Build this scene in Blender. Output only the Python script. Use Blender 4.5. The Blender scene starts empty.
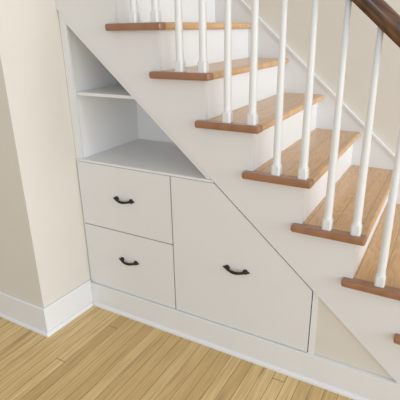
import bpy, bmesh, math
from mathutils import Vector, Matrix

C = bpy.context.scene.collection
sc = bpy.context.scene

# ---------------------------------------------------------------- camera
cam_d = bpy.data.cameras.new('camera')
cam = bpy.data.objects.new('camera', cam_d); C.objects.link(cam)
cam_d.sensor_width = 36.0
cam_d.lens = 36.0 * 439.38 / 400.0
cam_d.clip_start = 0.05
def set_cam(px, py, pz, yaw, pitch, roll):
    cy, sy, cp, sp = math.cos(yaw), math.sin(yaw), math.cos(pitch), math.sin(pitch)
    f = Vector((sy*cp, cy*cp, -sp)); r = Vector((cy, -sy, 0)); u = r.cross(f)
    cr, sr = math.cos(roll), math.sin(roll)
    r2 = cr*r + sr*u; u2 = -sr*r + cr*u
    m = Matrix((r2, u2, -f)).transposed().to_4x4()
    m.translation = Vector((px, py, pz))
    cam.matrix_world = m
set_cam(1.6491, -1.5869, 1.4824, -0.521, 0.3693, -0.0187)
sc.camera = cam

# ---------------------------------------------------------------- light
sc.view_settings.view_transform = 'Standard'
sc.view_settings.look = 'None'
sc.view_settings.gamma = 1.0
sc.view_settings.use_curve_mapping = False
sc.view_settings.exposure = 0.37

w = bpy.data.worlds.new('world'); sc.world = w; w.use_nodes = True
bg = w.node_tree.nodes['Background']
bg.inputs[0].default_value = (1.0, 0.982, 0.955, 1)
bg.inputs[1].default_value = 0.50

def area(name, loc, target, sx, sy, power, col):
    d = bpy.data.lights.new(name, 'AREA'); d.shape = 'RECTANGLE'
    d.size = sx; d.size_y = sy; d.energy = power; d.color = col
    o = bpy.data.objects.new(name, d); C.objects.link(o)
    o.location = loc
    o.rotation_euler = (Vector(target) - Vector(loc)).to_track_quat('-Z', 'Y').to_euler()
    return o
area('window_daylight', (7.2, -3.2, 2.2), (0.8, 0.3, 0.9), 4.0, 3.0, 85, (0.86, 0.94, 1.0))
area('front_fill_light', (3.2, -6.0, 1.7), (0.4, 0.3, 1.0), 3.0, 2.2, 60, (0.88, 0.94, 1.0))  # added fill behind the camera to brighten the cabinet interior, no known window
area('riser_fill_light', (6.6, -0.2, 2.1), (0.6, 0.35, 1.0), 1.8, 2.2, 150, (0.90, 0.95, 1.0))  # extra light added to lift the risers, no window known here

# ---------------------------------------------------------------- dimensions
RISE, RUN = 0.19, 0.2161
XN, ZN = 0.3734, 1.7045          # nosing of the tread just above the frame
NOSE, OVER, RET = 0.032, 0.035, 0.2859
W = 0.930                        # stair width (to the far wall)
TH = 0.030
SL = RISE / RUN
ZD = 1.5843                      # diagonal edge height at x = 0
XL = 0.002                       # left wall where it meets the cabinet
XC = -0.012                      # and at its projecting corner
D = 0.330                        # depth of the wall return on the left
CT = 0.877                       # countertop height
BB = 0.143                       # baseboard height
TREADS = range(-1, 9)
def diag(x): return ZD - SL * x
def nx(k): return XN + k * RUN
def nz(k): return ZN - k * RISE

# ---------------------------------------------------------------- materials
def mat(name, col, rough=0.5, spec=0.5, metal=0.0, coat=0.0):
    m = bpy.data.materials.new(name); m.use_nodes = True
    b = m.node_tree.nodes['Principled BSDF']
    b.inputs['Base Color'].default_value = (*col, 1)
    b.inputs['Roughness'].default_value = rough
    b.inputs['Specular IOR Level'].default_value = spec
    b.inputs['Metallic'].default_value = metal
    b.inputs['Coat Weight'].default_value = coat
    b.inputs['Coat Roughness'].default_value = 0.12
    return m, m.node_tree, b

def N(nt, t, **kw):
    n = nt.nodes.new(t)
    for k, v in kw.items():
        if k.startswith('i_'):
            n.inputs[int(k[2:])].default_value = v
        else:
            setattr(n, k, v)
    return n
def L(nt, a, b): nt.links.new(a, b)
def M2(nt, op, a, b=None, c=None):
    n = nt.nodes.new('ShaderNodeMath'); n.operation = op
    for i, v in enumerate((a, b, c)):
        if v is None: continue
        if isinstance(v, (int, float)): n.inputs[i].default_value = v
        else: nt.links.new(v, n.inputs[i])
    return n.outputs[0]
def mix(nt, fac, a, b, mode='MIX'):
    n = nt.nodes.new('ShaderNodeMix'); n.data_type = 'RGBA'; n.blend_type = mode
    for i, v in ((0, fac), (6, a), (7, b)):
        if isinstance(v, (int, float)): n.inputs[i].default_value = v
        elif isinstance(v, tuple): n.inputs[i].default_value = (*v, 1)
        else: nt.links.new(v, n.inputs[i])
    return n.outputs[2]

def paint(name, col, rough=0.5, var=0.04, bump=0.05, scale=6.0):
    m, nt, b = mat(name, col, rough)
    tc = N(nt, 'ShaderNodeTexCoord')
    n1 = N(nt, 'ShaderNodeTexNoise'); n1.inputs['Scale'].default_value = scale; n1.inputs['Detail'].default_value = 4
    L(nt, tc.outputs['Object'], n1.inputs['Vector'])
    dark = tuple(c * (1 - var) for c in col)
    L(nt, mix(nt, n1.outputs['Fac'], dark, tuple(min(1, c * (1 + var * .5)) for c in col)), b.inputs['Base Color'])
    n2 = N(nt, 'ShaderNodeTexNoise'); n2.inputs['Scale'].default_value = 140; n2.inputs['Detail'].default_value = 3
    L(nt, tc.outputs['Object'], n2.inputs['Vector'])
    bp = N(nt, 'ShaderNodeBump'); bp.inputs['Strength'].default_value = bump; bp.inputs['Distance'].default_value = 0.002
    L(nt, n2.outputs['Fac'], bp.inputs['Height']); L(nt, bp.outputs['Normal'], b.inputs['Normal'])
    return m

m_white = paint('white_paint', (0.76, 0.765, 0.77), 0.38, 0.03, 0.04)
m_cab = paint('cabinet_paint', (0.735, 0.73, 0.73), 0.42, 0.02, 0.04)
m_inner = paint('interior_paint_brightened', (0.90, 0.90, 0.90), 0.45, 0.02, 0.04)  # lightened beyond the cabinet paint to put missing interior light into the colour
m_wall = paint('cream_wall_paint', (0.68, 0.645, 0.58), 0.75, 0.04, 0.12)
m_handle, _, _ = mat('oil_rubbed_bronze', (0.018, 0.012, 0.010), 0.5, 0.4, 0.2)
m_knot = None

def plank_floor():
    m, nt, b = mat('maple_strip_floor', (0.6, 0.45, 0.25), 0.33, 0.5)
    PW = 0.057
    tc = N(nt, 'ShaderNodeTexCoord'); sp = N(nt, 'ShaderNodeSeparateXYZ')
    L(nt, tc.outputs['Object'], sp.inputs[0])
    X, Y = sp.outputs[0], sp.outputs[1]
    xs = M2(nt, 'DIVIDE', X, PW); row = M2(nt, 'FLOOR', xs); fx = M2(nt, 'FRACT', xs)
    wn = N(nt, 'ShaderNodeTexWhiteNoise', noise_dimensions='1D'); L(nt, row, wn.inputs['W'])
    ys = M2(nt, 'ADD', M2(nt, 'DIVIDE', Y, 3.1), M2(nt, 'MULTIPLY', wn.outputs['Value'], 9.0))
    col = M2(nt, 'FLOOR', ys); fy = M2(nt, 'FRACT', ys)
    cb = N(nt, 'ShaderNodeCombineXYZ'); L(nt, row, cb.inputs[0]); L(nt, col, cb.inputs[1])
    wn2 = N(nt, 'ShaderNodeTexWhiteNoise', noise_dimensions='3D'); L(nt, cb.outputs[0], wn2.inputs['Vector'])
    rp = N(nt, 'ShaderNodeValToRGB')
    rp.color_ramp.elements[0].color = (0.56, 0.385, 0.16, 1)
    rp.color_ramp.elements[1].color = (0.76, 0.565, 0.275, 1)
    e = rp.color_ramp.elements.new(0.25); e.color = (0.65, 0.46, 0.205, 1)
    e = rp.color_ramp.elements.new(0.6); e.color = (0.70, 0.51, 0.235, 1)
    L(nt, wn2.outputs['Value'], rp.inputs[0])
    # grain stretched along each board
    cg = N(nt, 'ShaderNodeCombineXYZ')
    L(nt, M2(nt, 'MULTIPLY', X, 95), cg.inputs[0])
    L(nt, M2(nt, 'ADD', M2(nt, 'MULTIPLY', Y, 3.0), M2(nt, 'MULTIPLY', wn2.outputs['Value'], 40)), cg.inputs[1])
    L(nt, row, cg.inputs[2])
    g = N(nt, 'ShaderNodeTexNoise'); g.inputs['Scale'].default_value = 1.6; g.inputs['Detail'].default_value = 5
    L(nt, cg.outputs[0], g.inputs['Vector'])
    gr = N(nt, 'ShaderNodeMapRange'); gr.inputs[1].default_value = .35; gr.inputs[2].default_value = .68
    L(nt, g.outputs['Fac'], gr.inputs[0])
    c1 = mix(nt, M2(nt, 'MULTIPLY', gr.outputs[0], .50), rp.outputs[0], (0.38, 0.22, 0.085))
    # brown mineral streaks and small knots
    cs = N(nt, 'ShaderNodeCombineXYZ')
    L(nt, M2(nt, 'MULTIPLY', X, 42), cs.inputs[0]); L(nt, M2(nt, 'MULTIPLY', Y, 2.2), cs.inputs[1]); L(nt, wn2.outputs['Value'], cs.inputs[2])
    s = N(nt, 'ShaderNodeTexNoise'); s.inputs['Scale'].default_value = 1.0; s.inputs['Detail'].default_value = 3
    L(nt, cs.outputs[0], s.inputs['Vector'])
    sr = N(nt, 'ShaderNodeMapRange'); sr.inputs[1].default_value = .57; sr.inputs[2].default_value = .74
    L(nt, s.outputs['Fac'], sr.inputs[0])
    c2 = mix(nt, M2(nt, 'MULTIPLY', sr.outputs[0], .60), c1, (0.30, 0.15, 0.065))
    # seams
    ex = M2(nt, 'MINIMUM', fx, M2(nt, 'SUBTRACT', 1.0, fx))
    ey = M2(nt, 'MINIMUM', fy, M2(nt, 'SUBTRACT', 1.0, fy))
    sx = M2(nt, 'LESS_THAN', ex, 0.02); sy = M2(nt, 'LESS_THAN', ey, 0.0006)
    seam = M2(nt, 'MAXIMUM', sx, sy)
    c3 = mix(nt, M2(nt, 'MULTIPLY', seam, .9), c2, (0.14, 0.07, 0.03))
    L(nt, c3, b.inputs['Base Color'])
    bp = N(nt, 'ShaderNodeBump'); bp.invert = True
    bp.inputs['Strength'].default_value = .25; bp.inputs['Distance'].default_value = 0.002
    L(nt, seam, bp.inputs['Height']); L(nt, bp.outputs['Normal'], b.inputs['Normal'])
    return m
m_floor = plank_floor()

def oak(name, light, dark, axis='Y', rough=0.28, boards=True, coat=0.35, contrast=1.0):
    """varnished oak, grain along the given axis, object coordinates"""
    m, nt, b = mat(name, light, rough, 0.5, 0, coat)
    tc = N(nt, 'ShaderNodeTexCoord'); sp = N(nt, 'ShaderNodeSeparateXYZ'); oi = N(nt, 'ShaderNodeObjectInfo')
    L(nt, tc.outputs['Object'], sp.inputs[0])
    a, c = (sp.outputs[1], sp.outputs[0]) if axis == 'Y' else (sp.outputs[0], sp.outputs[1])
    rnd = M2(nt, 'MULTIPLY', oi.outputs['Random'], 37.0)
    bw = M2(nt, 'DIVIDE', M2(nt, 'ADD', c, M2(nt, 'MULTIPLY', oi.outputs['Random'], .05)), 0.098)
    row = M2(nt, 'FLOOR', bw)
    wn = N(nt, 'ShaderNodeTexWhiteNoise', noise_dimensions='2D')
    cb0 = N(nt, 'ShaderNodeCombineXYZ'); L(nt, row, cb0.inputs[0]); L(nt, rnd, cb0.inputs[1]); L(nt, cb0.outputs[0], wn.inputs['Vector'])
    off = M2(nt, 'ADD', rnd, M2(nt, 'MULTIPLY', wn.outputs['Value'], 11))
    # cathedral figure: contour lines of a stretched noise
    cb = N(nt, 'ShaderNodeCombineXYZ')
    L(nt, M2(nt, 'MULTIPLY', c, 16), cb.inputs[0]); L(nt, M2(nt, 'MULTIPLY', a, 2.4), cb.inputs[1]); L(nt, off, cb.inputs[2])
    n = N(nt, 'ShaderNodeTexNoise'); n.inputs['Scale'].default_value = 1; n.inputs['Detail'].default_value = 1.5
    L(nt, cb.outputs[0], n.inputs['Vector'])
    ring = M2(nt, 'PINGPONG', M2(nt, 'MULTIPLY', n.outputs['Fac'], 24.0), 1.0)
    ring = M2(nt, 'POWER', ring, 1.8)
    cf = N(nt, 'ShaderNodeCombineXYZ')
    L(nt, M2(nt, 'MULTIPLY', c, 260), cf.inputs[0]); L(nt, M2(nt, 'MULTIPLY', a, 12), cf.inputs[1]); L(nt, off, cf.inputs[2])
    f = N(nt, 'ShaderNodeTexNoise'); f.inputs['Scale'].default_value = 1; f.inputs['Detail'].default_value = 3
    L(nt, cf.outputs[0], f.inputs['Vector'])
    base = mix(nt, wn.outputs['Value'], light, tuple(l * .80 + d * .20 for l, d in zip(light, dark)))
    k = M2(nt, 'ADD', M2(nt, 'MULTIPLY', ring, .30 * contrast), M2(nt, 'MULTIPLY', f.outputs['Fac'], .38 * contrast))
    c1 = mix(nt, k, base, dark)
    if boards:
        fr = M2(nt, 'FRACT', bw)
        seam = M2(nt, 'LESS_THAN', M2(nt, 'MINIMUM', fr, M2(nt, 'SUBTRACT', 1.0, fr)), 0.011)
        c1 = mix(nt, M2(nt, 'MULTIPLY', seam, .7), c1, tuple(d * .35 for d in dark))
    L(nt, c1, b.inputs['Base Color'])
    return m
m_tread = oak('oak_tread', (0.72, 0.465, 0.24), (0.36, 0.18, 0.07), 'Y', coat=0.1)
m_nosing = oak('oak_nosing_shaded', (0.38, 0.185, 0.095), (0.19, 0.08, 0.04), 'X', boards=False)  # red-brown, with the shade of the room-facing side put into the colour
m_rail = oak('walnut_stained_rail', (0.15, 0.058, 0.023), (0.008, 0.004, 0.003), 'X', rough=0.33, boards=False, coat=0.3, contrast=1.5)

# ---------------------------------------------------------------- mesh helpers
def new(name, bm, m, parent=None, bevel=0.0, segs=2, smooth=False):
    if bevel > 0:
        bmesh.ops.bevel(bm, geom=[e for e in bm.edges if e.calc_face_angle(0) > .5], offset=bevel, segments=segs, affect='EDGES', profile=.5)
    bmesh.ops.recalc_face_normals(bm, faces=bm.faces)
    me = bpy.data.meshes.new(name); bm.to_mesh(me); bm.free()
    me.materials.append(m)
    if smooth:
        for p in me.polygons: p.use_smooth = True
    o = bpy.data.objects.new(name, me); C.objects.link(o)
    if parent: o.parent = parent
    return o
def box(bm, x0, x1, y0, y1, z0, z1):
    vs = [bm.verts.new((x, y, z)) for z in (z0, z1) for x, y in ((x0, y0), (x1, y0), (x1, y1), (x0, y1))]
    for f in ((0, 1, 2, 3), (4, 5, 6, 7), (0, 1, 5, 4), (1, 2, 6, 5), (2, 3, 7, 6), (3, 0, 4, 7)):
        bm.faces.new([vs[i] for i in f])
def prism_xz(bm, pts, y0, y1):
    a = [bm.verts.new((x, y0, z)) for x, z in pts]; b = [bm.verts.new((x, y1, z)) for x, z in pts]
    bm.faces.new(a); bm.faces.new(b[::-1])
    n = len(pts)
    for i in range(n): bm.faces.new((a[i], a[(i+1) % n], b[(i+1) % n], b[i]))
def prism_path(bm, prof, path):
    """profile (outward, z) carried along a mitred ground path [(x,y)], outward = right-hand side of travel"""
    rings = []
    for i, p in enumerate(path):
        p = Vector(p)
        d1 = (p - Vector(path[i-1])).normalized() if i else None
        d2 = (Vector(path[i+1]) - p).normalized() if i < len(path)-1 else None
        d1 = d1 or d2; d2 = d2 or d1
        n1 = Vector((d1.y, -d1.x)); n2 = Vector((d2.y, -d2.x))
        n = (n1 + n2).normalized(); n = n / n.dot(n1)
        rings.append([bm.verts.new((p.x + n.x*o, p.y + n.y*o, z)) for o, z in prof])
    k = len(prof)
    for r, s in zip(rings, rings[1:]):
        for i in range(k): bm.faces.new((r[i], r[(i+1) % k], s[(i+1) % k], s[i]))
    bm.faces.new(rings[0]); bm.faces.new(rings[-1][::-1])
def tube(bm, pts, radii, n=12):
    rings = []
    for i, p in enumerate(pts):
        p = Vector(p)
        t = (Vector(pts[min(i+1, len(pts)-1)]) - Vector(pts[max(i-1, 0)])).normalized()
        a = t.cross(Vector((0, 1, 0.01))).normalized(); b = t.cross(a)
        rings.append([bm.verts.new(p + radii[i] * (math.cos(2*math.pi*j/n)*a + math.sin(2*math.pi*j/n)*b)) for j in range(n)])
    for r, s in zip(rings, rings[1:]):
        for j in range(n): bm.faces.new((r[j], r[(j+1) % n], s[(j+1) % n], s[j]))
    bm.faces.new(rings[0]); bm.faces.new(rings[-1][::-1])
def empty(name, loc, label, cat):
    o = bpy.data.objects.new(name, None); C.objects.link(o); o.location = loc
    o['label'] = label; o['category'] = cat
    return o
def struct(name, bm, m, label, cat, **kw):
    o = new(name, bm, m, **kw); o['kind'] = 'structure'; o['label'] = label; o['category'] = cat
    return o
BM = bmesh.new

# ---------------------------------------------------------------- the room
bm = BM(); box(bm, -3, 9, -6.5, 1.1, -0.05, 0)
struct('floor', bm, m_floor, 'golden strip wood floor with narrow boards and brown streaks', 'floor')
bm = BM(); box(bm, -3, 9, W, W + .12, 0, 3.0)
struct('wall_back', bm, m_wall, 'cream painted wall behind the staircase balusters', 'wall')
bm = BM()
a = [bm.verts.new((x, y, 0)) for x, y in ((-3, -D), (XC, -D), (XL, 0), (XL, W - .001), (-3, W - .001))]
b = [bm.verts.new((v.co.x, v.co.y, 3.0)) for v in a]
bm.faces.new(a); bm.faces.new(b)
for i in range(5): bm.faces.new((a[i], a[(i+1) % 5], b[(i+1) % 5], b[i]))
struct('wall_left', bm, m_wall, 'cream painted wall corner projecting left of the built-in cabinet', 'wall')
# the bit of wall that closes the wedge right of the cabinet
bm = BM()
xe = (ZD - BB) / SL
prism_xz(bm, [(1.297, BB + .0005), (xe, BB + .0005), (1.297, diag(1.297) - .0005)], .007, .02)
struct('wall_front', bm, m_wall, 'small cream triangle of wall under the stair slope, right of the cabinet', 'wall')

base_prof = [(0.001, 0), (0.012, 0), (0.012, .130), (.014, .132), (.014, .142), (.010, .146), (0.001, .146)]
shoe = [(0.013, 0), (0.025, 0), (0.0245, .008), (0.0215, .014), (0.018, .0185), (0.013, .020)]
def prof_h(h): return [(o, z if z < .1 else z + h - .146) for o, z in base_prof]
bm = BM()
prism_path(bm, prof_h(.160), [(-3, -D), (XC, -D), (XL, -.0125)])
prism_path(bm, shoe, [(-3, -D), (XC, -D), (XL, -.0255)])
struct('baseboard_left', bm, m_white, 'white baseboard wrapping the projecting cream wall corner', 'baseboard')
bm = BM()
flat = [(-.0065, 0), (0.012, 0), (0.012, .1415), (.0105, BB), (-.0065, BB)]
prism_path(bm, [(o - .0, z) for o, z in flat], [(XL + .0005, 0), (2.12, 0)])
prism_path(bm, [(o - .002, z) for o, z in shoe], [(XL + .0145, 0), (2.12, 0)])
struct('baseboard_back', bm, m_white, 'long white baseboard below the cabinet drawers and door', 'baseboard')

# ---------------------------------------------------------------- built-in cabinet
cab = empty('built_in_cabinet', (0.3, 0.25, 0), 'white built-in cabinet tucked under the staircase with open shelf, two drawers and slanted door', 'cabinet')
def cpart(name, bm, m, **kw):
    o = new(name, bm, m, **kw); o.parent = cab; o.matrix_parent_inverse = Matrix.Translation(-cab.location); return o
XD0, XD1, XD2, XD3 = 0.013, 0.580, 0.587, 1.268
LIP = .027
bm = BM()   # carcass: side, back, sloped top, lower back wall
box(bm, XL + .002, .034, .022, .50, BB, CT - .03)
prism_xz(bm, [(XL + .002, CT - .03), (.034, CT - .03), (.034, diag(.034) - LIP - .012), (XL + .002, diag(XL + .002) - LIP - .012)], .022, .50)
prism_xz(bm, [(XL + .002, BB), (1.28, BB), (1.28, diag(1.28) - .03), (XL + .002, diag(XL + .002) - LIP - .012)], .50, .515)
prism_xz(bm, [(XL + .002, diag(XL + .002) - LIP + .004), (.86, diag(.86) - LIP + .004), (.86, diag(.86) - LIP - .012), (XL + .002, diag(XL + .002) - LIP - .012)], .022, .4995)
cpart('carcass', bm, m_inner)
bm = BM()   # face frame around the openings
F0, F1 = .004, .022
xo = .042
xt = (ZD - LIP - (CT)) / SL
prism_xz(bm, [(XL + .002, CT), (xo, CT), (xo, diag(xo) - LIP), (xo, diag(xo) - .001), (XL + .002, diag(XL + .002) - .001)], F0, F1)
prism_xz(bm, [(xo, diag(xo) - LIP), (xt, CT), ((ZD - .001 - CT)/SL, CT), (xo, diag(xo) - .001)], F0, F1)
box(bm, XL + .002, .0115, F0, F1, BB, CT)
box(bm, .560, .61, .016, F1, BB, CT - .013)
box(bm, .0125, .575, .016, F1, .49, .54)
cpart('face_frame', bm, m_white)
bm = BM()
prism_xz(bm, [(1.2725, BB), (1.297, BB), (1.297, diag(1.297) - .001), (1.2725, diag(1.2725) - .001)], F0, F1)
cpart('stile', bm, m_white)
bm = BM()
xc = (ZD - CT) / SL - .002
prism_xz(bm, [(.012, CT - .0125), (xc + .006, CT - .0125), (xc, CT - .001), (.012, CT - .001)], .001, .499)
cpart('countertop', bm, m_white)
bm = BM()
ZS = 1.209
xs1 = (ZD - LIP - ZS) / SL
box(bm, .035, xs1 + .03, .024, .499, ZS - .014, ZS)
cpart('shelf', bm, m_white)

def handle(bm):
    # two ringed rosettes with pointed outer tips and a drooping bail; local origin = centre on the face
    for s in (-1, 1):
        cx = s * .045
        tube(bm, [(cx, 0, 0), (cx, -.004, 0), (cx, -.009, 0), (cx, -.014, 0), (cx, -.016, 0)], [.0125, .0125, .010, .0065, .002], 14)
        tube(bm, [(cx + s*.006, -.004, 0), (cx + s*.012, -.005, 0), (cx + s*.017, -.004, 0), (cx + s*.023, -.003, 0)], [.006, .0055, .0035, .0006], 10)
    pts, rr = [], []
    for i in range(17):
        t = i / 16 * 2 - 1
        pts.append((t * .045, -.010 - .013 * (1 - t*t), -.0065 * (1 - t*t)))
        rr.append(.0045 + .0022 * (1 - t*t) + (.0012 if abs(abs(t) - .8) < .1 else 0))
    tube(bm, pts, rr, 10)
YF, YB = -.001, .0155
def drawer(name, z0, z1, hz):
    bm = BM(); box(bm, XD0, XD1, YF, YB, z0, z1)
    d = cpart(name, bm, m_cab, bevel=.0012)
    bm = BM(); handle(bm)
    h = new('handle', bm, m_handle, d, smooth=True); h.location = (.303, YF, hz); h['label'] = 'dark bronze drop handle'
drawer('drawer', .517, CT - .0145, .699)
drawer('drawer', BB + .0035, .5115, .354)
bm = BM()
zt = CT - .0145
prism_xz(bm, [(XD2, BB + .0035), (XD3, BB + .0035), (XD3, diag(XD3) - .008), ((ZD - .008 - zt)/SL, zt), (XD2, zt)], YF, YB)
d = cpart('door', bm, m_cab, bevel=.0012)
bm = BM(); handle(bm)
h = new('handle', bm, m_handle, d, smooth=True); h.location = (.922, YF, .470); h['label'] = 'dark bronze drop handle'

# ---------------------------------------------------------------- staircase
st = empty('staircase', (2.0, .45, 0), 'white staircase with varnished oak treads, tapered white balusters and dark wooden handrail', 'staircase')
INV = Matrix.Translation(-st.location)
def spart(name, bm, m, **kw):
    o = new(name, bm, m, **kw); o.parent = st; o.matrix_parent_inverse = INV; return o

# cut string on the room side
pts = [(XL + 0.0005, diag(XL)), (xe, BB + .0005), (nx(8) - NOSE, BB + .0005)]
for k in range(8, -2, -1):
    xr = nx(k) - NOSE
    pts.append((xr, nz(k) - TH))
    xl = nx(k-1) - NOSE
    if xl <= .0005:
        pts.append((XL + .0005, nz(k) - TH)); break
    pts.append((xl, nz(k) - TH))
bm = BM(); prism_xz(bm, pts, -.003, .016)
spart('stringer', bm, m_cab)
# skirt board with a small cap along the far wall
bm = BM()
sk = lambda x: 1.207 + .006 - SL * (x - .98)
prism_xz(bm, [(-.3, sk(-.3)), (2.25, sk(2.25)), (2.25, 0.001), (1.9, 0.001), (-.3, sk(-.3) - .45)], W - .016, W - .001)
spart('wall_stringer', bm, m_white)
bm = BM()
prism_xz(bm, [(-.3, sk(-.3)), (2.25, sk(2.25)), (2.25, sk(2.25) + .014), (-.3, sk(-.3) + .014)], W - .024, W - .001)
spart('stringer_cap', bm, m_white)

tread0 = ret0 = riser0 = bal0 = None
def link_copy(o, parent, loc=None):
    inv = o.matrix_parent_inverse.copy()
    c = o.copy(); C.objects.link(c); c.parent = parent; c.matrix_parent_inverse = inv
    if loc is not None: c.location = loc
    return c
for k in TREADS:
    if tread0 is None:
        bm = BM(); box(bm, -RUN - NOSE + .0005, 0, .008, W - .017, -TH, 0)
        # round the front nosing
        es = [e for e in bm.edges if all(abs(v.co.x) < 1e-6 for v in e.verts) and abs(e.verts[0].co.z - e.verts[1].co.z) < 1e-6]
        bmesh.ops.bevel(bm, geom=es, offset=.011, segments=4, affect='EDGES', profile=.5)
        tread0 = spart('tread', bm, m_tread)
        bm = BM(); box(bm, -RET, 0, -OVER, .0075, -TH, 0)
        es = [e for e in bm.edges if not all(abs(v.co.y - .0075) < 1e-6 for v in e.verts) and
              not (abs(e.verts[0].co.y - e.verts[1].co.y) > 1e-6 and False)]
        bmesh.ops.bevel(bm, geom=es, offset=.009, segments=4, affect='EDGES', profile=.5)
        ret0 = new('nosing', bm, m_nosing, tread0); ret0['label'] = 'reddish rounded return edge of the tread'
        t = tread0
    else:
        t = link_copy(tread0, st)
        link_copy(ret0, t)
    t.location = (nx(k), 0, nz(k))
    # riser under this tread, standing on the tread below
    if k > -2:
        if riser0 is None:
            bm = BM(); box(bm, -.018, 0, .0163, W - .017, 0, RISE - TH)
            riser0 = r = spart('riser', bm, m_white)
        else:
            r = link_copy(riser0, st)
        r.location = (nx(k) - NOSE + .0002, 0, nz(k) - RISE)
# balusters
rail_bottom = lambda x: 1.571 - SL * (x - 1.304)
def baluster_mesh(top):
    bm = BM()
    s = .0185
    prof = [(s, 0, 4), (s, .046, 4)]
    n = 16
    def ring(r, z, sq):
        vs = []
        for j in range(n):
            a = 2*math.pi*(j+.5)/n
            cx, cy = math.cos(a), math.sin(a)
            q = 1/max(abs(cx), abs(cy))
            q = min(q, 1.36)
            kx = (q*sq + (1-sq))
            vs.append(bm.verts.new((r*kx*cx, r*kx*cy, z)))
        return vs
    R = [ring(s, 0, 1), ring(s, .034, 1), ring(.0185, .040, .5), ring(.0160, .044, 0), ring(.0155, .066, 0), ring(.0157, .12, 0),
         ring(.0142, .30, 0), ring(.0118, .50, 0), ring(.0095, top, 0)]
    for r, q in zip(R, R[1:]):
        for j in range(n): bm.faces.new((r[j], r[(j+1) % n], q[(j+1) % n], q[j]))
    bm.faces.new(R[0]); bm.faces.new(R[-1][::-1])
    return bm
protos = {}
for k in TREADS:
    for i, dx in enumerate((-.150, -.042)):
        x = nx(k) + dx
        if x < .05 or (k == 8 and i == 1): continue
        if i not in protos:
            o = spart('baluster', baluster_mesh(rail_bottom(x) - nz(k) + .012), m_white)
            for j, p in enumerate(o.data.polygons): p.use_smooth = len(p.vertices) == 4 and p.center.z > .05
            protos[i] = o
        else:
            o = link_copy(protos[i], st)
        o.location = (x, .002, nz(k))
# handrail
bm = BM()
prof = [(-.017, 0), (-.0255, .007), (-.0265, .022), (-.031, .030), (-.034, .044), (-.030, .058), (-.018, .069), (0, .073),
        (.018, .069), (.030, .058), (.034, .044), (.031, .030), (.0265, .022), (.0255, .007), (.017, 0)]
rings = []
for x in (0.0008, nx(8) - .05):
    rings.append([bm.verts.new((x, .004 + y, rail_bottom(x) + z * 1.12)) for y, z in prof])
for i in range(len(prof)):
    bm.faces.new((rings[0][i], rings[0][(i+1) % len(prof)], rings[1][(i+1) % len(prof)], rings[1][i]))
bm.faces.new(rings[0]); bm.faces.new(rings[1][::-1])
hr = spart('handrail', bm, m_rail, smooth=True); hr['label'] = 'dark stained glossy handrail'
# newel post at the foot of the stair
bm = BM(); xw = nx(8) - .05
box(bm, xw - .042, xw + .042, -.038, .046, nz(8), 1.10)
box(bm, xw - .052, xw + .052, -.048, .056, 1.10, 1.13)
spart('newel_post', bm, m_white, bevel=.004)
